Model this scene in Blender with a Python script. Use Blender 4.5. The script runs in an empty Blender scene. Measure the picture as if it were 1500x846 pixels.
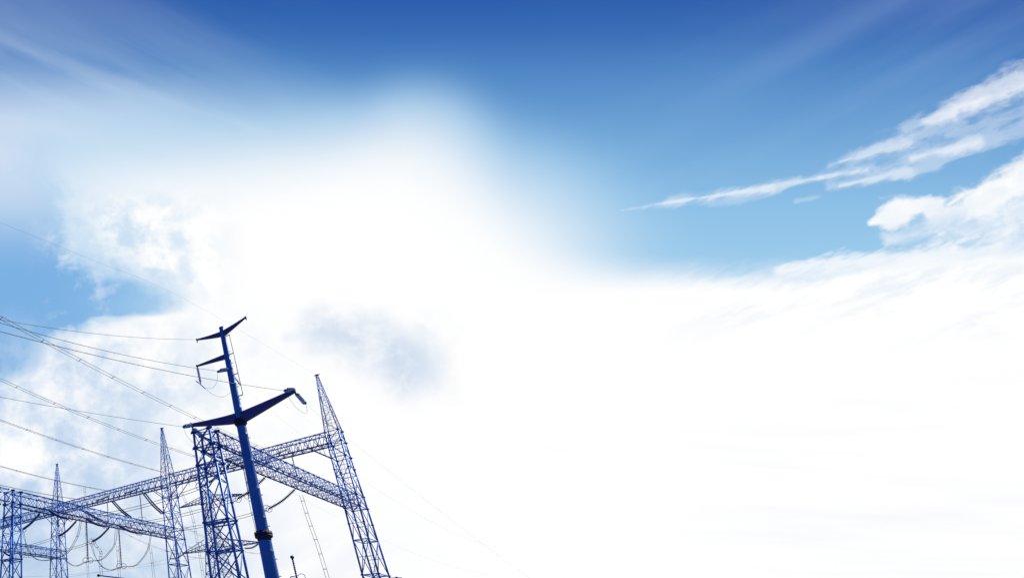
import bpy, math, random
from mathutils import Vector, Matrix
random.seed(7)
C = bpy.context.scene.collection
scene = bpy.context.scene
R = math.radians

# ------------------------------------------------------------------ camera
PITCH = 0.491
cam_d = bpy.data.cameras.new('camera')
cam = bpy.data.objects.new('camera', cam_d); C.objects.link(cam)
cam.location = (0, 0, 1.6)
cam.rotation_euler = (R(90) + PITCH, 0, 0)
cam_d.sensor_fit = 'HORIZONTAL'; cam_d.sensor_width = 36.0
cam_d.lens = 36.0 * 740.0 / 1500.0
cam_d.shift_x = 693.0 / 1500.0          # the photograph is an off-centre crop: verticals converge above its left edge
cam_d.shift_y = 132.0 / 1500.0
cam_d.clip_start = 0.1; cam_d.clip_end = 9000.0
scene.camera = cam

# ------------------------------------------------------------------ exposure
vs = scene.view_settings
vs.view_transform = 'Standard'; vs.look = 'None'; vs.exposure = 0.0; vs.gamma = 1.0; vs.use_curve_mapping = False

# ------------------------------------------------------------------ sun
SUN_AZ, SUN_EL = R(80.0), R(40.0)       # azimuth from +Y towards +X: off to the right, a little behind the yard
sun_d = bpy.data.lights.new('sun', 'SUN'); sun_d.energy = 4.0; sun_d.angle = R(0.6); sun_d.color = (1.0, 0.96, 0.9)
sun = bpy.data.objects.new('sun', sun_d); C.objects.link(sun)
sdir = Vector((math.sin(SUN_AZ)*math.cos(SUN_EL), math.cos(SUN_AZ)*math.cos(SUN_EL), math.sin(SUN_EL)))
sun.rotation_euler = sdir.to_track_quat('Z', 'Y').to_euler()
sun.location = (60, 60, 80)

# ------------------------------------------------------------------ sky
def lin(r, g, b):
    f = lambda c: (c/255/12.92) if c/255 <= 0.04045 else ((c/255+0.055)/1.055)**2.4
    return (f(r), f(g), f(b), 1.0)

world = bpy.data.worlds.new('World'); scene.world = world
world.use_nodes = True
nt = world.node_tree; nt.nodes.clear()

class S:
    """a scalar socket with arithmetic"""
    def __init__(s, k): s.k = k
    def __add__(s, o): return M('ADD', s, o)
    __radd__ = __add__
    def __sub__(s, o): return M('SUBTRACT', s, o)
    def __rsub__(s, o): return M('SUBTRACT', o, s)
    def __mul__(s, o): return M('MULTIPLY', s, o)
    __rmul__ = __mul__
    def __truediv__(s, o): return M('DIVIDE', s, o)

def put(inp, v):
    if isinstance(v, S): nt.links.new(v.k, inp)
    else: inp.default_value = v
def M(op, a, b=None, clamp=False):
    n = nt.nodes.new('ShaderNodeMath'); n.operation = op; n.use_clamp = clamp
    put(n.inputs[0], a)
    if b is not None: put(n.inputs[1], b)
    return S(n.outputs[0])
def sstep(x, e0, e1, lo=0.0, hi=1.0):
    n = nt.nodes.new('ShaderNodeMapRange'); n.interpolation_type = 'SMOOTHSTEP'; n.clamp = True
    put(n.inputs['Value'], x); put(n.inputs['From Min'], e0); put(n.inputs['From Max'], e1)
    n.inputs['To Min'].default_value = lo; n.inputs['To Max'].default_value = hi
    return S(n.outputs[0])
def clampv(x, lo, hi): return M('MINIMUM', M('MAXIMUM', x, lo), hi)
def curve(x, pts, xmax=15.0, ymax=10.0):
    n = nt.nodes.new('ShaderNodeFloatCurve')
    cm = n.mapping; cv = cm.curves[0]
    while len(cv.points) > 2: cv.points.remove(cv.points[1])
    pts = sorted(pts)
    cv.points[0].location = (pts[0][0]/xmax, pts[0][1]/ymax)
    cv.points[1].location = (pts[-1][0]/xmax, pts[-1][1]/ymax)
    for p in pts[1:-1]: cv.points.new(p[0]/xmax, p[1]/ymax)
    cm.update()
    put(n.inputs['Value'], clampv(x/xmax, 0.0, 1.0))
    return S(n.outputs[0])*ymax
def vec(x, y, z=0.0):
    n = nt.nodes.new('ShaderNodeCombineXYZ'); put(n.inputs[0], x); put(n.inputs[1], y); put(n.inputs[2], z)
    return S(n.outputs[0])
def noise(v, scale, detail=5.0, rough=0.55, dist=0.0):
    n = nt.nodes.new('ShaderNodeTexNoise'); n.noise_dimensions = '3D'; n.normalize = True
    put(n.inputs['Vector'], v); n.inputs['Scale'].default_value = scale
    n.inputs['Detail'].default_value = detail; n.inputs['Roughness'].default_value = rough
    n.inputs['Distortion'].default_value = dist
    return S(n.outputs[0]) - 0.5          # roughly -0.3 .. 0.3
def mix(f, a, b):
    n = nt.nodes.new('ShaderNodeMix'); n.data_type = 'RGBA'; n.clamp_factor = True
    put(n.inputs[0], f)
    for i, v in ((6, a), (7, b)):
        if isinstance(v, S): nt.links.new(v.k, n.inputs[i])
        else: n.inputs[i].default_value = v
    return S(n.outputs[2])

geo = nt.nodes.new('ShaderNodeTexCoord')
def dotdir(v):
    n = nt.nodes.new('ShaderNodeVectorMath'); n.operation = 'DOT_PRODUCT'
    nt.links.new(geo.outputs['Generated'], n.inputs[0]); n.inputs[1].default_value = v
    return S(n.outputs['Value'])
# sky chart: the dome mapped on a plane that touches it due north (+Y) 28 degrees up;
# U counts to the east and V downwards, both in fixed steps of the tangent
dF = dotdir((0, math.cos(PITCH), math.sin(PITCH)))
dS = M('MAXIMUM', dF, 0.12)
U = clampv(7.4*dotdir((1, 0, 0))/dS + 0.57, -12.0, 28.0)
V = clampv(5.55 - 7.4*dotdir((0, -math.sin(PITCH), math.cos(PITCH)))/dS, -12.0, 14.0)

# clear sky: deep blue above, paler lower down
rp = nt.nodes.new('ShaderNodeValToRGB'); el = rp.color_ramp.elements
stops = [(0.0, (40, 94, 174)), (0.5, (54, 110, 184)), (1.0, (76, 133, 198)), (2.0, (110, 166, 217)), (3.0, (142, 194, 233)), (4.0, (160, 207, 239)), (6.0, (178, 214, 238))]
el[0].position = 0.0; el[0].color = lin(*stops[0][1]); el[1].position = stops[-1][0]/8; el[1].color = lin(*stops[-1][1])
for p, c in stops[1:-1]:
    e = el.new(p/8); e.color = lin(*c)
put(rp.inputs[0], clampv(V/8.0, 0.0, 1.0))
clear = S(rp.outputs[0])
nish = nt.nodes.new('ShaderNodeTexSky'); nish.sky_type = 'NISHITA'; nish.sun_disc = False
nish.sun_elevation = SUN_EL; nish.sun_rotation = SUN_AZ; nish.air_density = 1.0; nish.dust_density = 0.4; nish.ozone_density = 3.0
ns = nt.nodes.new('ShaderNodeVectorMath'); ns.operation = 'SCALE'; ns.inputs['Scale'].default_value = 0.05
nt.links.new(nish.outputs[0], ns.inputs[0])
clear = mix(0.04, clear, S(ns.outputs[0]))

def rot(ang, su, sv):
    c, s = math.cos(R(ang)), math.sin(R(ang))
    return vec((U*c + V*s)*su, (V*c - U*s)*sv, 3.3)

puff = noise(vec(U, V, 1.7), 1.25, 7.0, 0.58, 0.3)
puff2 = noise(vec(U, V, 5.1), 2.6, 6.0, 0.6, 0.2)
big = noise(vec(U, V, 9.4), 0.55, 4.0, 0.5, 0.4)
streak = noise(rot(-20, 0.5, 2.2), 1.3, 6.0, 0.58, 0.35)
fine = noise(rot(-22, 1.0, 3.2), 2.6, 6.0, 0.6, 0.2)

def union(ms):
    r = None
    for x in ms:
        q = 1.0 - x
        r = q if r is None else r*q
    return 1.0 - r

col = clear
# high cirrus: fanning veils over the west and the east
ci_l = noise(rot(25, 0.22, 1.5), 1.0, 4.0, 0.5, 0.3)
m = sstep(U, 6.0, 0.3)*sstep(V, -0.6, 1.6)*sstep(V, 3.3, 2.3)*sstep(ci_l, -0.28, 0.28)
col = mix(m*0.42, col, lin(196, 220, 244))
m = sstep(U, 3.5, -0.5)*sstep(V, 2.6, 0.0)
col = mix(m*0.22, col, lin(176, 204, 236))
ci_r = noise(rot(-27, 0.13, 1.25), 1.0, 3.0, 0.45, 0.25)
m = sstep(U + V*1.3, 9.5, 14.5)*sstep(ci_r, -0.14, 0.24)*sstep(V - (U-9.0)*-0.36, 4.2, 2.2)
col = mix(m*0.20, col, lin(176, 206, 242))
m = sstep(U, 4.5, 1.5)*sstep(V, 2.6, 3.6)*sstep(V, 7.0, 5.0)
col = mix(m*0.75, col, lin(108, 167, 225))
# low wide warm-white veil in the west
m = sstep(V, 0.9, 2.0)*sstep(V, 4.1, 2.3)*sstep(U, 5.0, 0.6)
col = mix(m*0.82, col, lin(218, 229, 246))

def capsule(ax, ay, bx, by, r0, r1, amp, n, soft=0.55):
    """soft-edged cloud bank along a line of the chart, ragged by noise"""
    dx, dy = bx-ax, by-ay; L2 = dx*dx+dy*dy
    px, py = U-ax, V-ay
    t = M('MULTIPLY', px*dx + py*dy, 1.0/L2, clamp=True)
    qx, qy = px - t*dx, py - t*dy
    d = M('SQRT', qx*qx + qy*qy)
    rad = t*(r1-r0) + r0
    return sstep(d/rad + n*amp, 1.2, 1.1-soft*1.1)
# the bright veil of thin cloud, and the white overcast below
edge = sstep(U, 8.6, 11.0)*(streak*0.55 + fine*0.2) + sstep(U, 3.5, 1.5)*puff*0.4
gx, gy = (U - 6.2)/4.7, (V - 4.2)/3.15
glow = sstep(M('SQRT', gx*gx + gy*gy), 1.06, 0.22)
plateau = sstep(V + big*0.35, 0.58, 3.25)*sstep(U, 7.5, 5.7)
cu = M('ABSOLUTE', U - 6.42)
column = sstep(cu, 1.35, 0.0)*M('POWER', sstep(V, -0.2, 3.0), 1.7)
deck = sstep(V + edge, curve(U, [(0, 3.3), (6, 3.4), (8, 3.5), (9, 3.62), (10, 3.64), (11.5, 3.62), (13, 3.6), (15, 3.3)]), curve(U, [(0, 4.6), (6, 4.5), (8, 4.4), (9, 4.35), (10, 4.28), (11.5, 4.25), (13, 4.0), (15, 3.9)]))
veil = union([glow*0.985, plateau, column*0.46, deck])
veil = veil*(1.0 - sstep(U, 2.6, -0.4)*sstep(V, 3.4, 2.6)*0.38)
# open blue wedge in the west, with ragged cloud edges
wl = curve(V, [(0, 0), (2.4, 0.0), (2.7, .35), (3.1, .75), (3.6, .95), (4.0, 1.3), (4.25, 1.9), (4.45, 2.0), (4.65, 1.3), (4.9, .75), (5.2, .35), (5.6, 0.1), (6.2, 0.0), (10, 0.0)], xmax=10.0, ymax=4.0) - sstep(V, 5.2, 6.2)*1.2
wsoft = sstep(V, 3.2, 2.4, 0.48, 1.2) + sstep(U, 0.8, 2.2)*0.6
wedge = sstep((U + puff*1.5 + puff2*0.7 - wl)/wsoft, -0.6, 1.0)
veil = M('MAXIMUM', veil*wedge, sstep(U, 0.0, 3.2)*0.5*sstep(V, 2.4, 3.0)*sstep(U, 5.5, 3.5))
# broken blue in the cloud base over the west
hole = sstep(puff2*0.9 + puff*0.8, -0.14, 0.20)*sstep(U, 3.8, 1.6)*sstep(V, 2.6, 3.3)*sstep(V, 4.7, 4.1)
veil = veil*(1.0 - hole*0.42)
col = mix(sstep(veil, 0.0, 0.62)*0.72, col, lin(152, 202, 236))
col = mix(M('POWER', veil, 2.1), col, (1.0, 1.0, 1.0, 1.0))

cl2 = noise(rot(23, 0.8, 2.6), 1.2, 5.0, 0.6, 0.3)
ln = union([capsule(-.5, .4, 1.9, 1.30, .16, .14, 2.2, cl2, 1.1), capsule(1.6, 1.2, 3.9, 1.95, .14, .10, 2.2, cl2, 1.1), capsule(-.8, 1.55, 3.0, 2.3, .2, .14, 2.2, cl2, 1.1)])
col = mix(ln*0.12, col, lin(220, 233, 248))
wisp = sstep(puff2 + puff*0.9 + fine*0.3, -0.02, 0.30)*sstep(U, 2.8, 1.0)*sstep(U, 0.3, 1.0)*sstep(V, 2.5, 3.1)*sstep(V, 5.6, 4.6)
col = mix(wisp*0.5, col, lin(240, 245, 252))
# eastern clouds
rag = streak*0.9 + fine*0.95
rag2 = puff2*0.8 + streak*0.5 + fine*0.45
thin = union([
    capsule(9.1, 3.08, 10.0, 2.95, .03, .08, 2.6, rag, 1.0), capsule(9.8, 2.97, 11.4, 2.72, .09, .11, 2.6, rag, 1.0), capsule(11.2, 2.76, 12.1, 2.58, .09, .07, 3.0, rag, 1.0),
    capsule(11.95, 2.61, 12.8, 2.46, .10, .11, 2.2, rag, 1.0), capsule(10.4, 2.99, 11.4, 2.80, .07, .07, 3.0, rag, 1.0)*0.6,
    capsule(12.15, 2.42, 13.4, 2.06, .09, .19, 2.4, rag, 1.0), capsule(13.0, 2.18, 14.1, 1.74, .12, .14, 2.6, rag, 1.0)*0.8,
    capsule(13.3, 1.88, 14.2, 1.56, .14, .16, 2.4, rag, 1.0), capsule(13.9, 1.66, 15.4, 1.14, .24, .40, 2.0, rag, 1.0),
    capsule(12.15, 2.74, 13.7, 2.42, .10, .16, 2.4, rag, 1.0), capsule(13.3, 2.36, 14.6, 2.06, .16, .16, 2.4, rag, 1.0),
    capsule(14.2, 2.16, 15.6, 1.72, .14, .26, 2.6, rag, 1.0)*0.7, capsule(11.66, 2.945, 12.0, 2.89, .05, .06, 2.0, rag, 1.0)*0.7,
    capsule(13.9, 1.98, 15.4, 1.58, .08, .14, 2.8, rag, 1.0)*0.7])
col = mix(thin*0.44, col, lin(222, 233, 247))
core = union([
    capsule(9.6, 2.99, 11.3, 2.75, .02, .07, 3.4, rag, 1.0)*0.85, capsule(13.55, 1.79, 13.95, 1.67, .09, .13, 3.2, rag2, 1.0), capsule(14.0, 1.58, 15.3, 1.10, .13, .34, 2.8, rag2, 1.0),
    capsule(13.35, 2.32, 14.35, 2.08, .06, .11, 3.2, rag2, 1.0), capsule(12.3, 2.37, 13.3, 2.09, .03, .13, 3.4, rag, 1.0)*0.65, capsule(12.0, 2.60, 12.7, 2.49, .05, .07, 3.2, rag, 1.0)*0.7,
    capsule(12.3, 2.72, 13.3, 2.52, .03, .11, 3.4, rag, 1.0)*0.7, capsule(11.2, 2.76, 12.05, 2.60, .06, .03, 3.4, rag, 1.0)*0.6])
col = mix(core*clampv(0.62 + rag*1.2, 0.3, 0.9), col, (0.97, 0.98, 1.0, 1.0))
haze_b = union([capsule(12.2, 2.55, 15.6, 1.5, .28, .6, 2.0, rag, 1.1)])
col = mix(haze_b*0.22, col, lin(205, 224, 245))
cum = union([
    capsule(12.75, 3.27, 13.2, 3.14, .07, .24, 2.6, rag2, .8), capsule(13.15, 3.08, 13.75, 2.98, .26, .15, 2.3, rag2, .7), capsule(13.9, 3.0, 14.1, 2.86, .07, .05, 1.8, rag2, .9),
    capsule(13.7, 3.2, 14.5, 2.90, .24, .30, 2.2, rag2, .7), capsule(14.4, 2.84, 15.3, 2.42, .26, .42, 2.1, rag2, .7)])
col = mix(cum*clampv(0.9 + puff2*0.7, 0.6, 1.0), col, (1.0, 1.0, 1.0, 1.0))
low_c = union([capsule(13.0, 3.5, 15.6, 3.1, .14, .6, 2.0, rag, 1.0)*0.7, capsule(11.4, 3.97, 13.9, 3.68, .12, .26, 2.6, rag, 1.0)*0.85,
    capsule(13.2, 3.84, 15.6, 3.45, .16, .34, 2.2, rag, 1.0)*0.85])
col = mix(low_c, col, lin(247, 250, 254))
# grey-blue modelling inside the cumulus and along the overcast's upper layers
m = sstep(puff2 + streak*0.8, -0.14, 0.16)*sstep(U + V, 16.0, 17.2)*sstep(V, 2.8, 3.25)*sstep(V, 3.85, 3.35)
col = mix(m*0.6, col, lin(190, 216, 241))
m = sstep(streak*1.2 + fine*0.4, -0.02, 0.24)*sstep(U, 8.6, 11.5)*sstep(V, 3.7, 4.0)*sstep(V, 5.3, 4.2)
col = mix(m*0.42, col, lin(206, 225, 244))
m = sstep(noise(rot(2, 0.12, 1.6), 1.0, 4.0, 0.5, 0.2), 0.02, 0.26)*sstep(U, 6.5, 9.5)*sstep(V, 5.0, 6.6)
col = mix(m*0.6, col, lin(234, 239, 247))

# shaded cloud base over the switchyard: blue-grey gaps between white heaps
west = sstep(U, 5.2, 0.6)*sstep(V, 4.35, 5.2)
m = sstep(puff*0.9 + big*0.8 + puff2*0.7, -0.24, 0.22)*west
col = mix(m*0.88, col, lin(176, 205, 236))
low = sstep(U + (8.5-V)*0.5, 4.6, 0.2)*sstep(V, 6.6, 8.6)
col = mix(low*(0.75 + puff*0.8), col, lin(168, 199, 230))
m = sstep(U, 7.0, 5.0)*sstep(V, 6.6, 8.2)*sstep(streak + big, -0.15, 0.25)
col = mix(m*0.35, col, lin(226, 233, 246))
# one grey-blue patch in the white
m = union([capsule(4.7, 4.85, 6.05, 5.2, .46, .72, 1.9, puff, 1.0), capsule(5.5, 4.75, 5.9, 5.4, .35, .4, 1.9, puff, 1.0)])
m = m*sstep(puff + big*0.6 + puff2*0.7, -0.26, 0.16)
m2 = capsule(5.6, 5.0, 6.3, 5.5, .38, .42, 2.2, puff2, 1.0)
col = mix(m*0.75, col, lin(192, 212, 235))
col = mix(m2*0.36*sstep(puff, -0.25, 0.15), col, lin(186, 208, 234))
m = capsule(4.2, 4.95, 4.8, 4.85, .12, .14, 1.6, streak, 1.0)
col = mix(m*0.35, col, lin(220, 230, 244))

# the half of the dome away from the sun is open blue sky with a few clouds
hgt = nt.nodes.new('ShaderNodeSeparateXYZ'); nt.links.new(geo.outputs['Generated'], hgt.inputs[0])
rest = mix(sstep(S(hgt.outputs[2]), 0.0, 0.7), lin(58, 95, 160), lin(34, 74, 148))
rest = mix(sstep(big + puff*0.5, 0.0, 0.3)*0.4, rest, lin(200, 216, 238))
col = mix(sstep(dF, 0.10, 0.26)*sstep(U, -4.5, -0.6), rest, col)
bg = nt.nodes.new('ShaderNodeBackground'); bg.inputs['Strength'].default_value = 1.0
nt.links.new(col.k, bg.inputs['Color'])
wo = nt.nodes.new('ShaderNodeOutputWorld'); nt.links.new(bg.outputs[0], wo.inputs['Surface'])
world.cycles.sampling_method = 'MANUAL'; world.cycles.sample_map_resolution = 512

# ================================================================== materials
def material(name, c1, c2, rough=0.5, metal=0.0, scale=3.0, bump=0.0, stretch=(1, 1, 1), spec=0.4):
    m = bpy.data.materials.new(name); m.use_nodes = True
    t = m.node_tree; b = t.nodes['Principled BSDF']
    tc = t.nodes.new('ShaderNodeTexCoord'); mp = t.nodes.new('ShaderNodeMapping'); mp.inputs['Scale'].default_value = stretch
    nz = t.nodes.new('ShaderNodeTexNoise'); nz.inputs['Scale'].default_value = scale; nz.inputs['Detail'].default_value = 6; nz.inputs['Roughness'].default_value = 0.6
    r = t.nodes.new('ShaderNodeValToRGB'); r.color_ramp.elements[0].position = 0.32; r.color_ramp.elements[1].position = 0.68
    r.color_ramp.elements[0].color = (*c1, 1); r.color_ramp.elements[1].color = (*c2, 1)
    t.links.new(tc.outputs['Object'], mp.inputs[0]); t.links.new(mp.outputs[0], nz.inputs['Vector'])
    t.links.new(nz.outputs[0], r.inputs[0]); t.links.new(r.outputs[0], b.inputs['Base Color'])
    mr = t.nodes.new('ShaderNodeMapRange'); mr.inputs['To Min'].default_value = max(0.05, rough-0.12); mr.inputs['To Max'].default_value = min(1, rough+0.15)
    t.links.new(nz.outputs[0], mr.inputs[0]); t.links.new(mr.outputs[0], b.inputs['Roughness'])
    b.inputs['Metallic'].default_value = metal; b.inputs['Specular IOR Level'].default_value = spec
    if bump:
        bp = t.nodes.new('ShaderNodeBump'); bp.inputs['Strength'].default_value = bump; bp.inputs['Distance'].default_value = 0.02
        t.links.new(nz.outputs[0], bp.inputs['Height']); t.links.new(bp.outputs[0], b.inputs['Normal'])
    return m
STEEL = material('blue_steel', (0.028, 0.175, 0.60), (0.060, 0.28, 0.80), 0.42, 0.25, 1.6)
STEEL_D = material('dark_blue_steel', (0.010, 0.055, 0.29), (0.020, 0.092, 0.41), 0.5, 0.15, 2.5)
POLE = material('pole_steel', (0.030, 0.135, 0.44), (0.055, 0.205, 0.60), 0.40, 0.30, 1.3, 0.08, (1, 1, 0.25))
ARM = material('arm_steel', (0.042, 0.050, 0.23), (0.056, 0.070, 0.30), 0.6, 0.05, 2.0)
COLLAR = material('collar_steel', (0.006, 0.010, 0.035), (0.012, 0.020, 0.07), 0.6, 0.1, 6.0)
FAR = material('pale_blue_steel', (0.05, 0.13, 0.40), (0.07, 0.17, 0.48), 0.6, 0.0, 1.0)
WIRE = material('aluminium_wire', (0.030, 0.045, 0.11), (0.045, 0.065, 0.15), 0.5, 0.3, 4.0)
GLASS = material('blue_glass_shed', (0.20, 0.40, 0.78), (0.28, 0.50, 0.85), 0.22, 0.0, 5.0, spec=0.6)
SHED_D = material('dark_shed', (0.012, 0.028, 0.20), (0.020, 0.048, 0.30), 0.35, 0.0, 5.0, spec=0.5)
GRAVEL = material('gravel', (0.10, 0.10, 0.10), (0.20, 0.195, 0.19), 0.9, 0.0, 0.6, 0.3)

# ================================================================== mesh helpers
V3 = Vector
class MB:
    def __init__(s): s.v = []; s.f = []; s.sm = []
    def ring(s, c, x, y, r, n, ph=0.0):
        i0 = len(s.v)
        for k in range(n):
            a = 2*math.pi*k/n + ph
            s.v.append(c + x*(r*math.cos(a)) + y*(r*math.sin(a)))
        return i0
    def bridge(s, i, j, n):
        for k in range(n):
            s.f.append((i+k, i+(k+1) % n, j+(k+1) % n, j+k))
    def tube(s, p, q, r, n=6, r2=None, caps=True):
        p, q = V3(p), V3(q); d = q-p
        if d.length < 1e-5: return s
        d.normalize(); u = d.orthogonal().normalized(); w = d.cross(u)
        i = s.ring(p, u, w, r, n); j = s.ring(q, u, w, r if r2 is None else r2, n)
        s.bridge(i, j, n)
        if caps: s.f.append(tuple(range(i+n-1, i-1, -1))); s.f.append(tuple(range(j, j+n)))
        return s
    def path(s, pts, r, n=5):
        pts = [V3(p) for p in pts]; prev = None; u = None
        for k, p in enumerate(pts):
            d = (pts[min(k+1, len(pts)-1)] - pts[max(k-1, 0)]).normalized()
            u = d.orthogonal().normalized() if u is None else (u - d*u.dot(d)).normalized()
            i = s.ring(p, u, d.cross(u), r, n)
            if prev is not None: s.bridge(prev, i, n)
            else: s.f.append(tuple(range(i+n-1, i-1, -1)))
            prev = i
        s.f.append(tuple(range(prev, prev+n)))
        return s
    def lathe(s, p, d, prof, n=12):
        """prof: (distance along d, radius)"""
        p, d = V3(p), V3(d).normalized(); u = d.orthogonal().normalized(); w = d.cross(u); prev = None
        for t, r in prof:
            i = s.ring(p + d*t, u, w, max(r, 1e-4), n)
            if prev is not None: s.bridge(prev, i, n)
            else: s.f.append(tuple(range(i+n-1, i-1, -1)))
            prev = i
        s.f.append(tuple(range(prev, prev+n)))
        return s
    def torus(s, c, nrm, Rr, r, n=20, m=6):
        c, d = V3(c), V3(nrm).normalized(); u = d.orthogonal().normalized(); w = d.cross(u); base = len(s.v)
        for k in range(n):
            a = 2*math.pi*k/n; e = u*math.cos(a) + w*math.sin(a)
            for l in range(m):
                b = 2*math.pi*l/m; s.v.append(c + e*(Rr + r*math.cos(b)) + d*(r*math.sin(b)))
        for k in range(n):
            for l in range(m):
                s.f.append((base+k*m+l, base+((k+1) % n)*m+l, base+((k+1) % n)*m+(l+1) % m, base+k*m+(l+1) % m))
        return s
    def loft(s, secs):
        """secs: lists of corner points with equal counts"""
        prev = None; n = len(secs[0])
        for sec in secs:
            i = len(s.v); s.v += [V3(p) for p in sec]
            if prev is not None: s.bridge(prev, i, n)
            else: s.f.append(tuple(range(i+n-1, i-1, -1)))
            prev = i
        s.f.append(tuple(range(prev, prev+n)))
        return s
    def box(s, c, x, y, z):
        c, x, y, z = V3(c), V3(x), V3(y), V3(z)
        s.loft([[c-x-y-z, c+x-y-z, c+x+y-z, c-x+y-z], [c-x-y+z, c+x-y+z, c+x+y+z, c-x+y+z]]); return s
    def build(s, name, mat, parent=None, origin=(0, 0, 0), smooth=True):
        o0 = V3(origin); me = bpy.data.meshes.new(name)
        me.from_pydata([tuple(p-o0) for p in s.v], [], s.f)
        import bmesh
        bm = bmesh.new(); bm.from_mesh(me); bmesh.ops.recalc_face_normals(bm, faces=bm.faces); bm.to_mesh(me); bm.free()
        if smooth:
            for p in me.polygons: p.use_smooth = len(p.vertices) == 4
        me.materials.append(mat); me.update()
        ob = bpy.data.objects.new(name, me); C.objects.link(ob)
        if parent is not None: ob.parent = parent
        else: ob.location = o0
        return ob
def tag(o, label, cat, group=None):
    o['label'] = label; o['category'] = cat
    if group: o['group'] = group
    o['kind'] = 'thing'
    return o
def thing(name, label, cat, loc=(0, 0, 0), rz=0.0, group=None):
    o = bpy.data.objects.new(name, None); C.objects.link(o); o.location = loc; o.rotation_euler = (0, 0, rz); o.empty_display_size = 0.3
    return tag(o, label, cat, group)
def dup(root, loc, label, skip=()):
    r = root.copy(); C.objects.link(r); r.location = loc; r['label'] = label
    for ch in list(root.children):
        if ch.name.split('.')[0] in skip: continue
        c = ch.copy(); C.objects.link(c); c.parent = r
        for g in list(ch.children):
            d = g.copy(); C.objects.link(d); d.parent = c
    return r
def spline(pts, k=8):
    pts = [V3(p) for p in pts]; out = []
    for i in range(len(pts)-1):
        p0 = pts[i-1] if i else pts[0]*2-pts[1]; p1, p2 = pts[i], pts[i+1]; p3 = pts[i+2] if i+2 < len(pts) else p2*2-p1
        for j in range(k):
            t = j/k
            out.append(0.5*((2*p1) + (p2-p0)*t + (2*p0-5*p1+4*p2-p3)*t*t + (3*p1-p0-3*p2+p3)*t**3))
    return out + [pts[-1]]

# ================================================================== layout of the switchyard (metres)
T1 = V3((28.30, 45.18, 0)); AV = V3((-12.783, 14.010, 0)); BV = V3((-17.784, -15.418, 0))
UA = AV.normalized(); UB = BV.normalized(); Z = V3((0, 0, 1))
T2, T3, T4 = T1+AV, T1+AV*2, T1+AV*3
C1, C0, CM, CX = T1+BV, T2+BV, T3+BV, T2+BV*2
AZ = math.atan2(UA.y, UA.x) - R(0.6)
HA, HAb, HB, HBb, HP = 20.0, 18.87, 13.745, 12.693, 26.2

g = MB(); N = 96
for k in range(N): g.v.append(V3((math.cos(2*math.pi*k/N)*3000, math.sin(2*math.pi*k/N)*3000, 0)))
g.f.append(tuple(range(N)))
gr = g.build('ground', GRAVEL, smooth=False); gr['kind'] = 'structure'

# ------------------------------------------------------------------ lattice faces
def lattice(mb, la, lb, levels, rd, rh, mode='x', sub=0, skip_h=()):
    """bracing between two leg lines la(z), lb(z)"""
    for i in range(len(levels)-1):
        z0, z1 = levels[i], levels[i+1]
        if mode == 'x':
            mb.tube(la(z0), lb(z1), rd); mb.tube(lb(z0), la(z1), rd)
        elif mode == 'z':
            (mb.tube(la(z0), lb(z1), rd) if i % 2 else mb.tube(lb(z0), la(z1), rd))
        if sub:
            for k in range(1, sub+1):
                z = z0 + (z1-z0)*k/(sub+1); mb.tube(la(z), lb(z), rh*0.6)
    for i, z in enumerate(levels):
        if i in skip_h: continue
        mb.tube(la(z), lb(z), rh)

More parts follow.
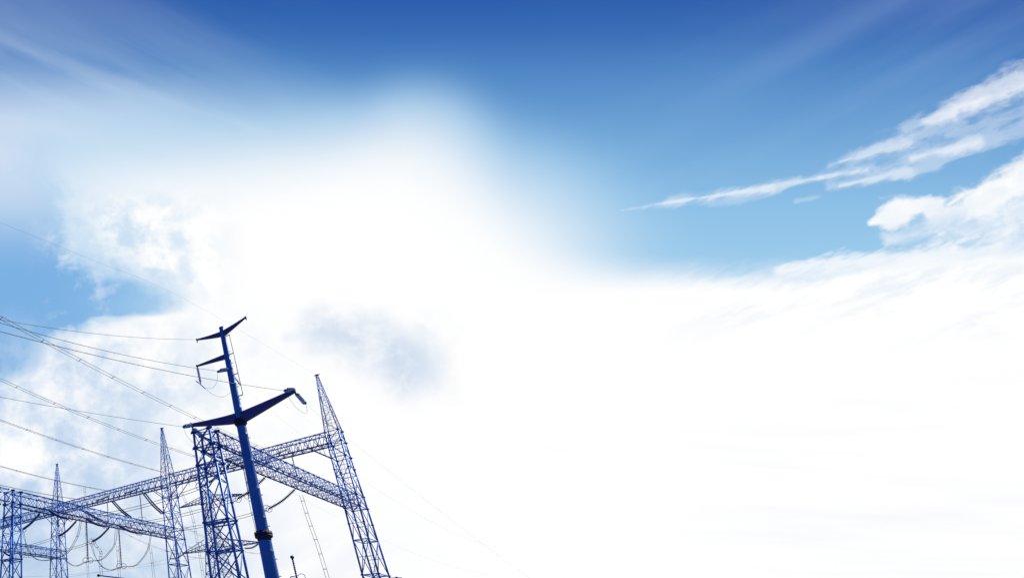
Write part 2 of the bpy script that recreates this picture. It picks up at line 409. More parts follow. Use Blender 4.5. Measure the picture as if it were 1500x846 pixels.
TLEV = [0.0, 1.6, 4.35, 7.1, 9.9, HBb, HB, 15.7, 17.4, HAb, HA]
def t_leg(sx, sy):
    return lambda z: V3((sx*0.6, sy*(0.54 + max(0.0, 20.0-z)*0.058), z))
def s_leg(sx, sy):
    return lambda z: V3((sx*(0.6 - (z-HA)/(HP-HA)*0.52), sy*(0.54 - (z-HA)/(HP-HA)*0.47), z))
def make_tower(label):
    t = thing('lattice_tower', label, 'lattice tower', T1, AZ, 'spired lattice towers in a row')
    for sx in (1, -1):
        for sy in (1, -1):
            L = t_leg(sx, sy)
            leg = MB().tube(L(0), L(HA), 0.075, 8).build('leg', STEEL, t)
            for z in (HA, HAb, 17.4, HB, HBb, 7.1): MB().tube(L(z)-Z*0.04, L(z)+Z*0.04, 0.15, 8).build('flange_plate', STEEL_D, leg)
            for z in (16.3, 11.3, 5.7): MB().tube(L(z)-Z*0.035, L(z)+Z*0.035, 0.12, 8).build('flange_plate', STEEL_D, leg)
    br = MB()
    for sx in (1, -1): lattice(br, t_leg(sx, 1), t_leg(sx, -1), TLEV, 0.036, 0.04, 'x')
    for sy in (1, -1): lattice(br, t_leg(1, sy), t_leg(-1, sy), TLEV, 0.033, 0.04, 'z', 1)
    for z in (4.35, 7.1, 9.9, HBb, HAb):
        br.tube(t_leg(1, 1)(z), t_leg(-1, -1)(z), 0.03); br.tube(t_leg(1, -1)(z), t_leg(-1, 1)(z), 0.03)
    br.build('bracing', STEEL, t)
    sp = MB(); SL = [HA, 21.1, 22.2, 23.25, 24.2, 25.0, 25.65, HP]
    for sx in (1, -1):
        for sy in (1, -1): sp.tube(s_leg(sx, sy)(HA), s_leg(sx, sy)(HP), 0.05, 6, 0.035)
        lattice(sp, s_leg(sx, 1), s_leg(sx, -1), SL, 0.02, 0.022, 'x', 0, (0,))
        lattice(sp, s_leg(1, sx), s_leg(-1, sx), SL, 0.02, 0.022, 'z', 1, (0,))
    spo = sp.build('spire', STEEL, t)
    cp = MB().box((0, 0, HP+0.03), (0.16, 0, 0), (0, 0.13, 0), (0, 0, 0.03)); cp.tube((0.3, 0, HP+0.03), (-0.32, 0, HP+0.03), 0.03)
    cp.build('cap_plate', STEEL_D, spo)
    for s_, nm in ((1, 'knee_brace'), (-1, 'rear_knee_brace')):
        for sy in (1, -1):
            k = MB().tube((s_*0.6, sy*0.66, 17.4), (s_*2.35, sy*0.54, HAb-0.02), 0.045)
            k.tube((s_*1.45, sy*0.6, 18.13), (s_*1.45, sy*0.54, HAb), 0.025); k.build(nm, STEEL, t)
    la = MB()
    for x in (-0.16, 0.16): la.tube((x, 0.32, 0.3), (x, 0.32, 25.0), 0.016, 4)
    for k in range(78): la.tube((-0.16, 0.32, 0.5+0.3*k), (0.16, 0.32, 0.5+0.3*k), 0.011, 4)
    la.build('ladder', STEEL, t)
    return t
tw1 = make_tower('tallest nearest blue lattice tower with a pointed spire, right end of the gantry')
tw2 = dup(tw1, T2, 'blue lattice tower with a spire midway along the gantry, left of the flat column')
tw3 = dup(tw1, T3, 'small distant blue lattice tower with a spire where two girders cross at far left')
tw4 = dup(tw1, T4, 'farthest blue lattice tower of the row, beyond the left edge of the picture')
for ch in list(tw1.children):
    if ch.name.startswith('rear_knee_brace'): bpy.data.objects.remove(ch)
for o in C.objects:
    if o.name.startswith('rear_knee_brace'): o.name = 'knee_brace'
bk = MB().tube((-0.6, -1.3, 6.95), (-1.5, -1.3, 6.9), 0.03); bk.tube((-1.12, -1.3, 6.86), (-1.12, -1.3, 6.7), 0.08); bk.lathe((-1.12, -1.3, 6.85), (0, 0, 1), [(0, .05), (.04, .1), (.12, .1), (.16, .05)], 8)
bk.build('bracket', STEEL_D, tw1)

# ------------------------------------------------------------------ flat topped columns of the nearer row
CLEV = [0.0, 1.7, 3.3, 4.9, 6.5, 8.15, 10.35, 11.6, HBb, HB]
def c_leg(sx, sy): return lambda z: V3((sx*(0.546 + 0.035*(HB-z)), sy*0.45, z))
def make_column(label):
    t = thing('lattice_column', label, 'lattice column', C1, AZ, 'flat topped lattice columns of the near row')
    for sx in (1, -1):
        for sy in (1, -1):
            L = c_leg(sx, sy); leg = MB().tube(L(0), L(HB+0.06), 0.075, 8).build('leg', STEEL, t)
            for z in (HB, HBb, 11.6, 8.15):
                fl = MB().tube(L(z)-Z*0.04, L(z)+Z*0.04, 0.14, 8)
                if z > 12: fl.box(L(z), (0.21, 0, 0), (0, 0.02, 0), (0, 0, 0.07)); fl.box(L(z), (0.02, 0, 0), (0, 0.21, 0), (0, 0, 0.07))
                fl.build('flange_plate', STEEL_D, leg)
            for z in (9.2, 6.5, 4.2): MB().tube(L(z)-Z*0.035, L(z)+Z*0.035, 0.115, 8).build('flange_plate', STEEL_D, leg)
    br = MB()
    for sy in (1, -1): lattice(br, c_leg(1, sy), c_leg(-1, sy), CLEV, 0.036, 0.04, 'x', 0, (2, 6))
    for sx in (1, -1): lattice(br, c_leg(sx, 1), c_leg(sx, -1), CLEV, 0.028, 0.03, 'z')
    for z in (3.3, 6.5, 8.15, 11.6, HBb, HB):
        br.tube(c_leg(1, 1)(z), c_leg(-1, -1)(z), 0.032); br.tube(c_leg(1, -1)(z), c_leg(-1, 1)(z), 0.032)
    for sy in (1, -1): br.tube(c_leg(1, sy)(8.0), c_leg(-1, sy)(8.0), 0.05)
    br.build('bracing', STEEL, t)
    return t
co1 = make_column('large near blue lattice column with a flat top, behind the steel pole')
co0 = dup(co1, C0, 'flat topped blue lattice column at the left edge of the picture')
com = dup(co1, CM, 'flat topped blue lattice column hidden outside the picture, end of the lowest girder')
cox = dup(co1, CX, 'flat topped blue lattice column outside the picture, nearest to the viewer')

# ------------------------------------------------------------------ lattice girders
def make_girder(name, label, P, Q, zt, zb, hw, group, n, rc=0.06, rl=0.029, xside=False, dense=False):
    d = (Q-P); L = d.length; d = d/L; w = V3((-d.y, d.x, 0))
    t = thing(name, label, 'girder', P, 0, group)
    f = lambda s, side, z: d*s + w*(side*hw) + Z*z
    for side in (1, -1):
        for z in (zt, zb):
            c = MB().tube(f(0, side, z), f(L, side, z), rc if z == zt else rc*1.2, 6)
            for k in range(0, n+1):
                p = f(L*k/n, side, z); c.tube(p-d*0.05, p+d*0.05, rc*1.45, 6)
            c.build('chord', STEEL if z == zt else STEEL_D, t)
    la = MB()
    for k in range(n):
        a, b = L*k/n, L*(k+1)/n; m = (a+b)/2
        for side in (1, -1):
            la.tube(f(a, side, zt), f(a, side, zb), rl)
            if xside: la.tube(f(a, side, zt), f(b, side, zb), rl); la.tube(f(a, side, zb), f(b, side, zt), rl)
            else: la.tube(f(a, side, zb), f(m, side, zt), rl); la.tube(f(m, side, zt), f(b, side, zb), rl)
        for z in (zt, zb):
            la.tube(f(a, 1, z), f(a, -1, z), rl)
            if not xside and z == zb: la.tube(f(a, 1, z), f(b, -1, z), rl); la.tube(f(a, -1, z), f(b, 1, z), rl)
            else: (la.tube(f(a, 1, z), f(b, -1, z), rl) if k % 2 else la.tube(f(a, -1, z), f(b, 1, z), rl))
        if k % 4 == 0: la.tube(f(a, 1, zt), f(a, -1, zb), rl)
    la.build('lacing', STEEL, t)
    # cable run lying on the bottom chords
    return t
GA = 'high girders between the spired towers'; GB = 'lower girders running from the towers towards the viewer'
ga1 = make_girder('lattice_girder', 'high blue lattice girder from tallest tower to middle tower, behind the pole', T1+UA*0.6, T2-UA*0.6, HA, HAb, 0.54, GA, 19)
ga2 = dup(ga1, T2+UA*0.6, 'high blue lattice girder between the middle tower and the small far left tower')
ga3 = dup(ga1, T3+UA*0.6, 'high blue lattice girder left of the smallest tower, running out past the left edge')
gb1 = make_girder('lattice_girder', 'dense blue lattice girder running down from the flat column to the tallest tower', C1-UB*0.45, T1+UB*0.93, HB, HBb, 0.56, GB, 24, 0.055, 0.021, True)
gb2 = dup(gb1, C0-UB*0.45, 'blue lattice girder crossing from the left edge column to the middle tower')
gb3 = dup(gb1, CM-UB*0.45, 'lowest blue lattice girder at the left edge, ending at the smallest tower')
gb4 = dup(gb1, CX-UB*0.45, 'short visible end of a blue girder entering the left edge column from outside')

# ================================================================== the steel pole with three cross arms
PX = V3((13.11, 30.28, 0)); AD = V3((0.6743, -0.7385, 0)); AW = V3((0.7385, 0.6743, 0))
pole = thing('transmission_pole', 'tall tapered blue steel pole carrying cross arms in front of the lattice gantry', 'pole', PX)
def pr_(z): # radius by height
    t = [(0, .44), (5, .385), (7.45, .365), (7.5, .35), (14.6, .285), (14.65, .262), (18, .215), (22, .158)]
    for (a, ra), (b, rb) in zip(t, t[1:]):
        if a <= z <= b: return ra + (rb-ra)*(z-a)/(b-a)
    return t[-1][1]
for z0, z1 in ((0.0, 7.44), (7.52, 14.55), (14.66, 21.95)):
    zs = [z0 + (z1-z0)*k/24 for k in range(25)]
    prof = []
    for k, z in enumerate(zs):
        prof.append((z, pr_(z)))
        if k % 6 == 3: prof += [(z+0.012, pr_(z)*1.022), (z+0.06, pr_(z)*1.022), (z+0.075, pr_(z))]
    MB().lathe((0, 0, 0), (0, 0, 1), prof, 24).build('shaft', POLE, pole)
MB().lathe((0, 0, 21.95), (0, 0, 1), [(0, .168), (.05, .168), (.07, .12)], 16).build('top_cap', STEEL_D, pole)
for z in (7.48, 14.6):
    r = pr_(z-0.2); cmb = MB().lathe((0, 0, z-0.30), (0, 0, 1), [(0, r*1.02), (.12, r*1.10), (.2, r*1.34), (.28, r*1.36), (.29, r*1.20), (.31, r*1.20), (.32, r*1.38), (.40, r*1.36), (.46, r*1.12), (.56, r*0.98)], 24)
    bo = cmb
    for k in range(16):
        a = 2*math.pi*k/16; bo.tube((math.cos(a)*r*1.27, math.sin(a)*r*1.27, z-0.14), (math.cos(a)*r*1.27, math.sin(a)*r*1.27, z+0.2), 0.025, 6)
    bo.build('flange_collar', COLLAR, pole)
def arm(sgn, L, zr, zt, h0, h1, w0, w1, up, root):
    secs = []
    for k in range(13):
        t = k/12; s = root + (L-root)*t; e = AD*(sgn*s)
        zc = zr + (zt-zr)*t**up; h = (h1 + (h0-h1)*(1-t)**1.1)/2; w = (w1 + (w0-w1)*(1-t))/2
        c = e + Z*zc
        secs.append([c + AW*w*a + Z*h*b for a, b in ((1, .6), (.55, 1), (-.55, 1), (-1, .6), (-1, -.6), (-.55, -1), (.55, -1), (1, -.6))])
    ar = MB().loft(secs).build('cross_arm', ARM, pole, smooth=False)
    tp = AD*(sgn*L) + Z*zt
    ft = MB().box(tp + AD*sgn*0.03, AD*0.03, AW*(w1*.75), Z*(h1*.62)); ft.tube(tp-Z*0.02, tp-Z*0.22+AD*sgn*0.05, 0.035)
    ft.build('end_plate', COLLAR, ar)
    return ar
arm(-1, 3.46, 14.96, 15.5, 0.68, 0.26, 0.50, 0.2, 1.25, 0.18); arm(1, 3.68, 14.90, 15.52, 0.74, 0.27, 0.50, 0.2, 1.05, 0.18)
arm(-1, 2.33, 19.62, 19.8, 0.36, 0.13, 0.32, 0.12, 1.1, 0.12)
arm(-1, 1.98, 21.48, 21.9, 0.40, 0.12, 0.28, 0.1, 1.25, 0.1); arm(1, 1.82, 21.46, 21.92, 0.44, 0.13, 0.28, 0.1, 1.15, 0.1)
rail = MB(); rd_ = V3((0.80, -0.6, 0)).normalized()
for z0, z1 in ((21.2, 16.45),): rail.tube(rd_*0.44 + Z*z0, rd_*0.50 + Z*z1, 0.022)
for z in (21.2, 19.7, 18.1, 16.47): rail.tube(rd_*(pr_(z)-0.02) + Z*(z-0.02), rd_*0.47 + Z*z, 0.035)
rail.build('climbing_rail', STEEL_D, pole)
for k in range(40):
    z = 2.0 + k*0.46; sd = V3((0.918, -0.397, 0)) if k % 2 else V3((0.75, 0.66, 0))
    if abs(z-7.48) < .5 or abs(z-14.6) < .5: continue
    MB().tube(sd*(pr_(z)-.03)+Z*z, sd*(pr_(z)+0.10)+Z*z, 0.022, 6).build('step_bolt', COLLAR, pole)
MB().box((-0.1, 0.02, 18.56), AD*0.3, AW*0.08, Z*0.06).build('string_bracket', STEEL_D, pole)

# ================================================================== insulators
def insulator(name, label, pts, r, mat, group, twin=0.0, ring=False, pitch=0.115, tw_dir=None):
    pts = spline(pts, 10); o0 = pts[0]
    t = thing(name, label, 'insulator', o0, 0, group)
    cum = [0.0]
    for a, b in zip(pts, pts[1:]): cum.append(cum[-1] + (b-a).length)
    L = cum[-1]
    def at(s):
        s = min(max(s, 0), L)
        for k in range(len(pts)-1):
            if s <= cum[k+1] + 1e-9:
                return pts[k].lerp(pts[k+1], (s-cum[k])/max(1e-6, cum[k+1]-cum[k]))
        return pts[-1]
    ax = (pts[-1]-pts[0]).normalized()
    side = tw_dir if tw_dir is not None else ax.cross(Z).normalized() if abs(ax.z) < 0.95 else V3((1, 0, 0))
    rows = (-twin/2, twin/2) if twin else (0.0,)
    for off in rows:
        m = MB(); n = max(4, int((L-0.24)/pitch)); cap = min(0.12, L*0.12)
        for k in range(n):
            s = cap + (L-2*cap)*(k+0.5)/n; p = at(s) + side*off; d = (at(s+0.03)-at(s-0.03)).normalized()
            h = (L-2*cap)/n
            m.lathe(p - d*h*0.5, d, [(0, r*0.35), (h*0.18, r*0.4), (h*0.42, r*0.96), (h*0.52, r), (h*0.6, r*0.9), (h*0.66, r*0.4), (h, r*0.35)], 10)
        m.build('shed_stack', mat, t, o0)
    for s0, s1, sm in ((0, cap, cap*0.8), (L-cap, L, L-cap*0.8)):
        e = MB().tube(at(s0), at(s1), 0.035)
        if twin: e.box(at(sm), side*(twin/2+0.05), ax*0.05, side.cross(ax)*0.015)
        e.build('end_fitting', STEEL_D, t, o0)
    if ring:
        for q in (-0.24, 0.24):
            MB().torus(at(L) + side*q + Z*0.05, side.cross(Z) if abs(ax.z) > 0.8 else side, 0.24, 0.022).build('grading_ring', STEEL_D, t, o0)
    return t
IP = 'insulator strings on the steel pole'
A1 = V3((0, 0, 0.0))
insulator('insulator_string', 'short double insulator string on the viewer side of the pole below the middle arm', [(12.98, 30.3, 18.56), (12.11, 29.91, 18.22)], .10, GLASS, IP, .26)
insulator('insulator_string', 'upright hanging insulator under the tip of the middle arm', [(11.53, 32.01, 19.74), (11.56, 31.98, 18.34)], .10, GLASS, IP)
insulator('insulator_string', 'small insulator string behind the pole shaft beside the climbing rail', [(13.28, 30.42, 18.2), (13.50, 30.46, 17.85), (13.74, 30.58, 17.5)], .08, GLASS, IP)
insulator('insulator_string', 'pale double insulator lying along the top of the long lower arm, right tip', [(15.62, 27.62, 15.62), (14.87, 27.24, 15.42)], .11, GLASS, IP, .20)
insulator('insulator_string', 'dark blue insulator string slanting down off the right tip of the lowest arm', [(15.72, 27.66, 15.42), (16.47, 28.23, 14.93)], .085, GLASS, IP, .12)
insulator('insulator_string', 'pale insulator string reaching left from the left tip of the lowest arm', [(10.76, 32.80, 15.47), (9.98, 32.42, 15.21)], .13, GLASS, IP, .18)
insulator('insulator_string', 'pale insulator string slanting down from the left tip of the lowest arm', [(10.75, 32.80, 15.25), (11.63, 33.42, 14.80)], .125, GLASS, IP, .16)

# ================================================================== wires
import numpy as np
def fit_wire(pts, ext0=0.0, ext1=0.0, n=48, kmin=0.0004, kmax=0.012):
    """parabola in a vertical plane through measured points, run on at either end"""
    P = np.array(pts, float); a, b = P[0, :2], P[-1, :2]; u = (b-a)/np.linalg.norm(b-a)
    t = (P[:, :2]-a) @ u; w = np.ones(len(t)); w[0] = 3.0
    co = np.polyfit(t, P[:, 2], 2, w=w) if len(t) > 2 else np.array([0.002, (P[-1, 2]-P[0, 2])/t[-1] - 0.002*t[-1], P[0, 2]])
    k = min(max(co[0], kmin), kmax)
    if k != co[0]: c2 = np.polyfit(t, P[:, 2]-k*t*t, 1, w=w); co = np.array([k, c2[0], c2[1]])
    dz = P[0, 2] - co[2]
    out = []
    for s in np.linspace(-ext0, t[-1]+ext1, n):
        xy = a + u*s; out.append(V3((xy[0], xy[1], np.polyval(co, s) + dz)))
    return out
def wire(name, label, pts, r, cat='power line', group=None, mat=None):
    o = MB().path(pts, r, 5).build(name, mat or WIRE, None, pts[0])
    return tag(o, label, cat, group)
def twin(name, label, pts, r, gap, group=None, cat='power line', every=5.0, side=None):
    t = thing(name, label, cat, pts[0], 0, group); off = []
    for k, p in enumerate(pts):
        d = (pts[min(k+1, len(pts)-1)] - pts[max(k-1, 0)]).normalized()
        off.append(side if side is not None else (d.cross(Z).normalized() if abs(d.z) < 0.97 else V3((1, 0, 0))))
    for s in (-1, 1):
        MB().path([p + o*(s*gap/2) for p, o in zip(pts, off)], r, 5).build('strand', WIRE, t, pts[0])
    acc = every*0.5
    for k in range(1, len(pts)):
        acc += (pts[k]-pts[k-1]).length
        if acc >= every:
            acc = 0.0; d = (pts[k]-pts[k-1]).normalized()
            MB().tube(pts[k]-off[k]*(gap/2+.03), pts[k]+off[k]*(gap/2+.03), max(.022, r*1.4), 5).build('spacer', STEEL_D, t, pts[0])
    return t
LW = 'wires of the pole line'
RW = 0.011
wire('ground_wire', 'highest thin wire reaching left from the top arm of the pole', fit_wire([(11.78, 31.74, 21.91), (3.93, 27.74, 19.77), (-2.29, 24.57, 18.7)], 0, 26), RW, group=LW)
wire('line_conductor', 'thin wire to the left sky from the double insulator at the pole middle', fit_wire([(12.11, 29.91, 18.22), (10.44, 29.06, 17.9), (3.56, 25.55, 17.28), (-2.1, 22.66, 17.15)], 0, 26), RW*1.25, group=LW)
wire('line_conductor', 'wire passing behind the pole shaft to the right tip of the lowest arm', fit_wire([(14.87, 27.24, 15.38), (8.57, 24.03, 14.61), (2.92, 21.15, 14.15), (-1.73, 18.78, 14.05)], 0, 24), RW*1.25, group=LW)
wire('line_conductor', 'thin wire from the left sky to the left tip of the lowest arm', fit_wire([(9.98, 32.42, 15.21), (3.13, 28.93, 14.69), (-2.25, 26.19, 14.44)], 0, 26), RW*1.1, group=LW)
RF = 0.0026
wire('line_conductor', 'faint wire descending past the tallest tower from the right tip of the lowest arm', fit_wire([(16.47, 28.23, 14.93), (20.26, 30.88, 13.58), (24.71, 34.0, 12.17), (29.98, 37.69, 10.45)], 0, 22), RF, group=LW)
wire('line_conductor', 'faint wire descending from behind the pole shaft to the high girder', fit_wire([(13.74, 30.58, 17.5), (16.24, 32.33, 16.54), (19.32, 34.48, 15.24), (25.33, 38.7, 13.46), (30.47, 42.29, 12.22)], 0, 22), RF, group=LW)
wire('line_conductor', 'faintest lowest wire running right from behind the flat column under the crossing girder', fit_wire([(11.63, 33.42, 14.80), (21.67, 40.45, 12.03), (26.05, 43.52, 11.25), (30.93, 46.93, 10.31), (42.9, 55.32, 9.2)], 0, 10), RF, group=LW)
wire('ground_wire', 'very thin wire slanting down from the left tip of the top arm', [V3(p) for p in ((11.83, 31.78, 21.87), (12.84, 32.49, 21.47), (15.5, 34.35, 20.6), (20.5, 37.85, 19.2), (34, 47.3, 16.5))], RF*0.45, group=LW)
wire('armour_rod', 'dark clamp bar at the foot of the hanging insulator', [V3((11.15, 31.69, 18.40)), V3((11.5, 31.95, 18.31)), V3((11.88, 32.21, 18.08))], 0.032, 'clamp', mat=STEEL_D)
JP = 'jumper loops on the pole'
wire('jumper_loop', 'thin wire loop dropping from the double insulator to the hanging clamp', spline([(12.11, 29.91, 18.2), (12.2, 30.7, 17.75), (12.1, 31.5, 17.72), (11.88, 32.15, 18.08)]), RW*.8, 'jumper wire', JP)
wire('jumper_loop', 'thin wire loop sagging from the hanging clamp behind the pole shaft', spline([(11.86, 32.2, 18.08), (12.25, 31.86, 17.43), (12.85, 31.75, 17.17), (13.39, 31.66, 17.44), (13.74, 30.58, 17.5)]), RW*.8, 'jumper wire', JP)
wire('jumper_loop', 'thin wire loop hanging under the right tip of the lowest arm', spline([(14.85, 27.22, 15.36), (15.23, 27.36, 14.51), (15.85, 27.79, 14.22), (16.38, 28.17, 14.34), (16.5, 28.25, 14.92)]), RW*.8, 'jumper wire', JP)
wire('jumper_loop', 'thin wire loop hanging under the left tip of the lowest arm', spline([(9.98, 32.42, 15.2), (10.21, 32.43, 14.42), (10.9, 32.91, 14.11), (11.45, 33.3, 14.35), (11.63, 33.42, 14.8)]), RW*.8, 'jumper wire', JP)

pk = T1 + Z*26.2
wire('ground_wire', 'faint lone wire across the upper left blue patch to the tallest tower tip', spline([pk, (10.69, 29.92, 24.25), (3.19, 23.42, 22.25), (-1.98, 18.93, 20.75), (-14.0, 8.5, 17.2), (-30.0, -5.4, 12.5)], 10), 0.004, group='ground wires over the yard')
# heavy twin conductors arriving over the viewer on to the high girder
HV = 'twin conductors coming in to the high girder'
GAP = 0.30
hv = [('twin wire with spacers ending on the high girder just right of the pole', [(23.72, 50.2, 20.1), (14.31, 42.05, 19.85), (4.59, 33.63, 20.5), (0.63, 30.19, 20.7), (-2.56, 27.43, 20.74)]),
      ('twin wire ending on the girder behind the flat topped column', [(19.0, 54.82, 20.55), (17.15, 53.21, 20.58), (12.4, 49.1, 20.34), (3.88, 41.71, 20.13), (-3.12, 35.65, 20.72)]),
      ('twin wire seen edge on, ending at the middle spired tower', [(15.2, 59.54, 20.6), (14.4, 58.84, 20.6), (4.22, 50.01, 20.23), (-3.62, 43.22, 20.42)]),
      ('twin wire crossing behind the spire of the small far left tower', [(9.16, 66.16, 20.2), (8.76, 65.81, 20.2), (5.83, 63.27, 19.92), (0.98, 59.07, 19.71), (-4.36, 54.44, 19.7)]),
      ('lowest twin wire in from the left edge, just above the left column', [(5.09, 70.62, 20.3), (4.79, 70.36, 20.3), (-2.03, 64.44, 19.81), (-4.87, 61.98, 19.76)])]
for k, (lb, pts) in enumerate(hv):
    w_ = fit_wire(pts, 0, 30, 72, 0.0004, 0.003)
    twin('twin_conductor', lb, w_, (0.016, 0.017, 0.019, 0.022, 0.022)[k], GAP if k < 2 else 0.22, HV, every=3.4 if k < 3 else 6.0)
    # strain string along the girder's near chords
for lb, s in (('dark strain insulator lying along the high girder left of the middle tower', 22.9), ('dark strain insulator lying along the high girder between the far left and middle towers', 27.8), ('dark strain insulator on the high girder just behind the pole', 8.2), ('dark strain insulator lying along the high girder right of the pole', 4.4), ('dark strain insulator on the high girder beside the flat column', 13.4)):
    p = T1 + UA*s + UB*0.42 + Z*19.36; q = T1 + UA*(s+2.6) + UB*0.25 + Z*19.2
    insulator('strain_insulator', lb, [p, (p+q)/2 - Z*0.08, q], 0.10, SHED_D, 'strain insulators inside the high girder')

# ------------------------------------------------------------------ strung bays between the lower girders
def bay(base, tag_, nxt):
    pass
SI = 'strain insulators under the lower girders'; BW = 'slack twin conductors between the lower girders'
phase = (10.45, 15.15, 19.85)
names_b1 = ('farthest of three, nearest the right hand tower', 'middle of three, just left of the pole', 'nearest of three, beside the flat column')
names_b2 = ('rightmost of three under the middle girder', 'central of three under the middle girder, right of the small tower', 'leftmost of three, between the left column and small tower')
names_b3 = ('third along the lowest girder', 'second along the lowest girder', 'first along the lowest girder')
def string_pair(base, s, sgn, lab, mat=SHED_D):
    p = base + UB*s + UA*(sgn*0.56) + Z*12.66
    m = p + UA*(sgn*1.25) - Z*0.72; q = p + UA*(sgn*2.5) - Z*1.15
    insulator('strain_insulator', lab, [p, m, q], 0.12, mat, SI, 0.0, True)
    return p, q
ends = {}
for bi, (base, nm) in enumerate(((T1, names_b1), (T2, names_b2), (T3, names_b3))):
    where = ('dense right girder', 'middle lower girder', 'lowest girder')[bi]
    for ph, s in enumerate(phase):
        if bi < 2: ends[(bi, ph, 1)] = string_pair(base, s, 1, 'dark insulator string drooping left off the %s, %s' % (where, ('far', 'middle', 'near')[ph] + ' one'))
        if bi > 0: ends[(bi, ph, -1)] = string_pair(base, s, -1, 'dark insulator string drooping right off the %s, %s' % (where, ('far', 'middle', 'near')[ph] + ' one'))
for bi in (0, 1):
    for ph in range(3):
        a, b = ends[(bi, ph, 1)][1], ends[(bi+1, ph, -1)][1]; m = (a+b)/2 - Z*0.34
        pts = []
        for k in range(33):
            t = k/32; p = a.lerp(b, t); p = p - Z*(4*0.38*t*(1-t)); pts.append(p)
        twin('slack_conductor', 'slack twin wire of the %s bay, %s of its three' % (('right', 'left')[bi], ('farthest', 'middle', 'nearest')[ph]), pts, 0.020, 0.2, BW, every=20.0, side=V3((0, 0, 1)))

HG = 'hanging insulators with wire loops'
def hanger(lab, top, bot, r=0.085):
    insulator('hanging_insulator', lab, [top, bot], r, SHED_D, HG, 0.0, True, 0.14)
hanger('slim upright insulator hanging under the high girder near the far left crossing', (9.0, 66.33, 18.8), (9.0, 66.33, 16.0))
hanger('slim upright insulator hanging under the high girder just left of the middle tower', (12.6, 62.4, 18.8), (12.6, 62.4, 15.6))
hanger('slim upright insulator hanging under the high girder alongside the pole', (21.9, 52.2, 18.8), (21.9, 52.2, 15.6))
hanger('slim upright insulator hanging right of the pole in front of the crossing girder', (25.4, 48.36, 18.8), (25.4, 48.36, 15.9))
hanger('left one of two long upright insulators with rings under the middle girder', (4.6, 49.72, 12.6), (4.6, 49.72, 8.93), 0.10)
hanger('right one of two long upright insulators with rings under the middle girder', (8.17, 52.82, 12.5), (8.17, 52.82, 8.85), 0.10)
JL = 'twin jumper loops below the middle girder'
for lb, pts in (('twin wire loop through the left ring insulator below the middle girder', [(7.06, 47.0, 11.4), (6.84, 47.24, 10.01), (6.37, 47.76, 9.38), (5.68, 48.51, 8.85), (4.54, 49.76, 8.88), (3.58, 50.82, 8.63), (2.85, 51.62, 9.06), (2.3, 52.22, 9.98), (2.0, 52.0, 11.42)]),
                ('twin wire loop through the right ring insulator below the middle girder', [(10.82, 49.92, 11.5), (10.46, 50.31, 10.11), (9.9, 50.92, 9.27), (9.25, 51.63, 8.75), (8.17, 52.82, 8.82), (7.27, 53.8, 8.66), (6.5, 54.65, 9.1), (5.86, 55.0, 10.14), (5.45, 54.8, 11.47)]),
                ('twin wire loop passing under the lowest girder at the left edge', [(3.6, 43.64, 11.4), (3.36, 43.91, 10.31), (2.9, 44.41, 9.45), (2.33, 45.03, 8.83), (1.25, 46.22, 8.56), (0.06, 47.52, 8.67), (-0.75, 48.41, 9.31), (-1.21, 48.92, 10.37), (-1.55, 48.7, 11.55)])):
    twin('jumper_loop', lb, spline(pts), 0.021, 0.18, JL, 'jumper wire', 2.6)
wire('jumper_loop', 'curled wire at the end of the string beside the flat column', spline([(10.6, 33.2, 11.35), (10.4, 33.4, 11.9), (10.15, 33.5, 11.9), (10.2, 33.6, 11.4)]), 0.018, 'jumper wire')

# strings and wires falling away behind the high girder
DS = 'strings falling away behind the high girder'
for lb, pts in (('dark double string falling away behind the high girder left of centre', [(9.73, 66.34, 18.85), (10.98, 67.42, 17.89), (12.39, 68.65, 17.2)]),
                ('dark double string falling away behind the high girder next to the middle tower', [(13.18, 62.55, 18.85), (14.37, 63.59, 17.74), (15.83, 64.85, 16.84)]),
                ('dark double string falling away behind the high girder at the far left crossing', [(5.81, 70.63, 18.85), (8.06, 72.2, 18.0), (10.0, 73.9, 17.55)])):
    insulator('strain_insulator', lb, pts, 0.11, SHED_D, DS, 0.34)
    e = V3(pts[-1]); q = e - UB*26 - Z*2.2
    twin('slack_conductor', 'thin twin wire off the ' + lb.replace('dark ', '').replace('falling away ', '').replace('next to', 'by').replace('the far left', 'far left'), [e.lerp(q, t/16) - Z*(4*1.2*(t/16)*(1-t/16)) for t in range(17)], 0.014, 0.3, DS+' and their wires', every=8)

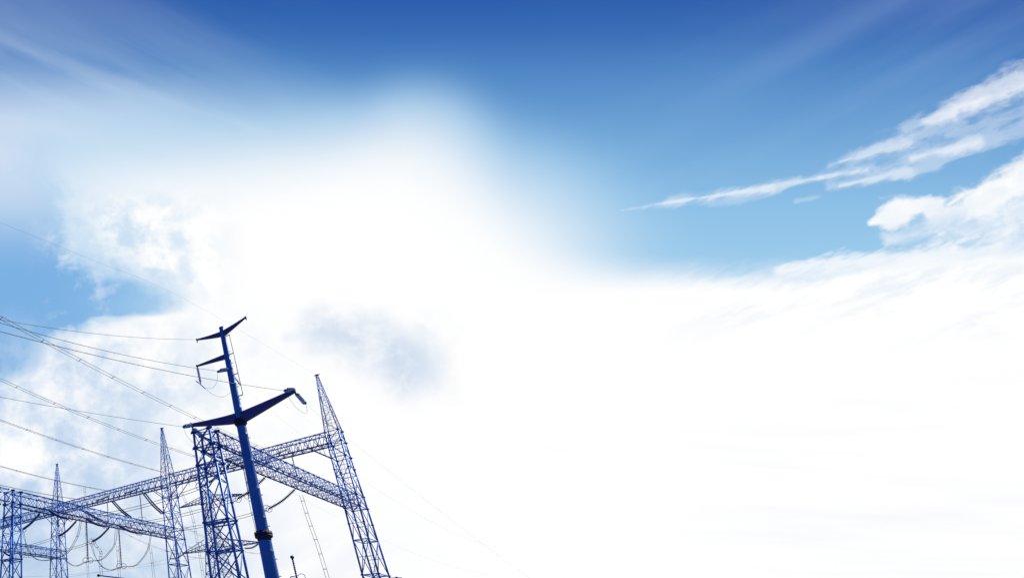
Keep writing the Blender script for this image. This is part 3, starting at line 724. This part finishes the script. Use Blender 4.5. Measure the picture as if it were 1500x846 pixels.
# vertical droppers to the equipment below
DR = 'twin droppers with rungs'
for lb, pts in (('ladder like twin dropper hanging from the dense girder to the right of the pole', [(21.36, 40.74, 12.7), (21.45, 40.69, 10.73), (21.62, 40.6, 8.62), (21.72, 40.55, 6.34), (21.8, 40.5, 3.0)]),
                ('ladder like twin dropper hanging close to the left of the pole', [(15.63, 36.82, 12.7), (15.53, 36.86, 11.51), (15.53, 36.86, 10.26), (15.59, 36.84, 8.67), (15.63, 36.82, 3.0)]),
                ('faint twin dropper below the middle girder between the two ring insulators', [(8.32, 55.38, 11.3), (8.3, 55.38, 10.35), (8.27, 55.39, 3.0)]),
                ('faint twin dropper just left of the middle tower below its girder', [(12.07, 56.73, 11.3), (12.08, 56.73, 10.35), (12.2, 56.7, 3.0)]),
                ('long faint twin dropper from the wire behind the small far left tower', [(5.83, 63.27, 19.92), (5.8, 63.28, 14.0), (5.77, 63.28, 3.0)]),
                ('short twin dropper with a bend near the left ring insulator', [(5.2, 50.4, 11.2), (5.38, 49.71, 10.38), (5.7, 48.9, 9.7), (5.6, 47.6, 9.2), (5.42, 46.69, 8.6), (5.43, 46.69, 7.3)]),
                ('thin twin dropper behind the middle tower under the high girder', [(17.57, 61.54, 18.9), (17.91, 61.44, 17.44), (18.5, 61.3, 15.0), (18.8, 61.2, 3.0)])):
    twin('dropper', lb, spline(pts), 0.016, 0.22, DR, 'dropper wire', 0.9, side=V3((0.93, -0.36, 0)))

# ------------------------------------------------------------------ low equipment showing along the bottom edge
def post(name, lab, cat, x, y, top, r, ball, mat):
    t = thing(name, lab, cat, (x, y, 0)); MB().tube((0, 0, 0), (0, 0, top-1.9), 0.09, 10).build('stand', STEEL, t)
    m = MB(); L = 1.9; n = 16
    for k in range(n): m.lathe((0, 0, top-1.9+L*k/n), (0, 0, 1), [(0, r*.6), (L/n*.45, r), (L/n*.6, r), (L/n, r*.6)], 10)
    m.build('shed_stack', mat, t)
    MB().lathe((0, 0, top), (0, 0, 1), [(0, ball*.6), (ball*.5, ball), (ball*1.2, ball), (ball*1.7, ball*.5)], 12).build('cap', STEEL_D, t)
    return t
po = post('post_insulator', 'slim dark post with a round cap standing right of the steel pole', 'post insulator', 16.40, 34.28, 6.78, .065, .12, STEEL_D)
hk = MB().path(spline([(0.05, -0.05, 5.72), (0.2, -0.15, 5.85), (0.38, -0.28, 5.78), (0.4, -0.3, 5.55)]), .018); hk.path(spline([(-0.05, 0.05, 5.7), (-0.25, 0.2, 5.72), (-0.32, 0.25, 5.6)]), .03)
hk.build('lead_wire', STEEL_D, po)
post('post_insulator', 'short thick post in front of the flat column legs at the bottom edge', 'post insulator', 13.92, 37.49, 6.75, .12, .13, STEEL)
sw = thing('disconnect_switch', 'dark horizontal switch blade with a round end below the wire loops', 'switch', (5.9, 46.6, 0))
MB().tube((-0.68, 0.1, 7.28), (1.5, -0.1, 7.02), .05, 8).build('blade', STEEL_D, sw)
MB().lathe((-0.68, 0.1, 7.28), (-1, 0.1, 0), [(-.1, .06), (0, .12), (.1, .12), (.18, .05)], 10).build('contact', COLLAR, sw)
MB().tube((0.9, -0.05, 0), (0.9, -0.05, 7.0), .09, 8).build('support_post', STEEL, sw)

# ------------------------------------------------------------------ far lattice pylon behind the column
FP = V3((36.6, 109.0, 0))
fp = thing('lattice_pylon', 'distant pale blue lattice pylon with two cross arms seen through the flat topped column', 'pylon', FP, AZ)
def fw(z): return 4.4 - z*0.172 if z < 14 else (2.0 - (z-14)*0.10 if z < 23 else 1.1 - (z-23)*0.055)
FL = [0, 4, 7.5, 10.5, 13, 15.2, 17.2, 19.0, 20.6, 22.2, 23.8, 25.3, 26.7, 28.1, 29.5, 30.8, 32.2]
def f_leg(sx, sy): return lambda z: V3((sx*fw(z), sy*fw(z), z))
for sx in (1, -1):
    for sy in (1, -1):
        m = MB()
        for a, b in zip(FL, FL[1:]): m.tube(f_leg(sx, sy)(a), f_leg(sx, sy)(b), 0.09, 6)
        m.build('leg', FAR, fp)
m = MB()
for s_ in (1, -1):
    lattice(m, f_leg(s_, 1), f_leg(s_, -1), FL, 0.045, 0.045, 'x'); lattice(m, f_leg(1, s_), f_leg(-1, s_), FL, 0.045, 0.045, 'x')
m.build('bracing', FAR, fp)
def far_arm(sgn, z, L, h):
    m = MB(); x0 = fw(z)
    for sy in (1, -1):
        y0 = sy*fw(z); n = 7
        lo = [V3((sgn*(x0+(L-x0)*k/n), y0*(1-k/n*.85), z)) for k in range(n+1)]
        hi = [V3((sgn*(x0+(L-x0)*k/n), y0*(1-k/n*.85), z+h*(1-k/n)+.1)) for k in range(n+1)]
        for k in range(n):
            m.tube(lo[k], lo[k+1], .075); m.tube(hi[k], hi[k+1], .07); m.tube(lo[k], hi[k+1], .04); m.tube(lo[k+1], hi[k+1], .04)
    n = 7
    for k in range(n):
        a = x0+(L-x0)*k/n; b = x0+(L-x0)*(k+1)/n; ya = fw(z)*(1-k/n*.85); yb = fw(z)*(1-(k+1)/n*.85)
        m.tube((sgn*a, ya, z), (sgn*b, -yb, z), .04); m.tube((sgn*a, -ya, z), (sgn*b, yb, z), .04)
    m.build('cross_arm', FAR, fp)
far_arm(1, 20.0, 7.8, 1.8); far_arm(-1, 20.0, 9.6, 1.8); far_arm(1, 29.8, 7.0, 1.2); far_arm(-1, 29.8, 8.0, 1.2)
FS = 'strings on the distant pylon'
ex = UA; 
for lb, c, z in (('far insulator string at the left tip of the distant pylon low arm', 7.7, 19.9), ('far insulator string at the right tip of the distant pylon low arm', -9.5, 19.9)):
    p = FP + ex*c + Z*z; q = p + V3((-3.0, 0.4, -0.9)); 
    insulator('strain_insulator', lb, [p, (p+q)/2 - Z*.35, q], .22, SHED_D, FS, 0, False, .2)
    wire('far_conductor', 'thin distant wire leading left from the ' + lb.split('at the ')[1], [q.lerp(q+V3((-60, 8, -4)), t/20) - Z*(4*2.0*(t/20)*(1-t/20)) for t in range(21)], 0.014, group='distant pylon wires')
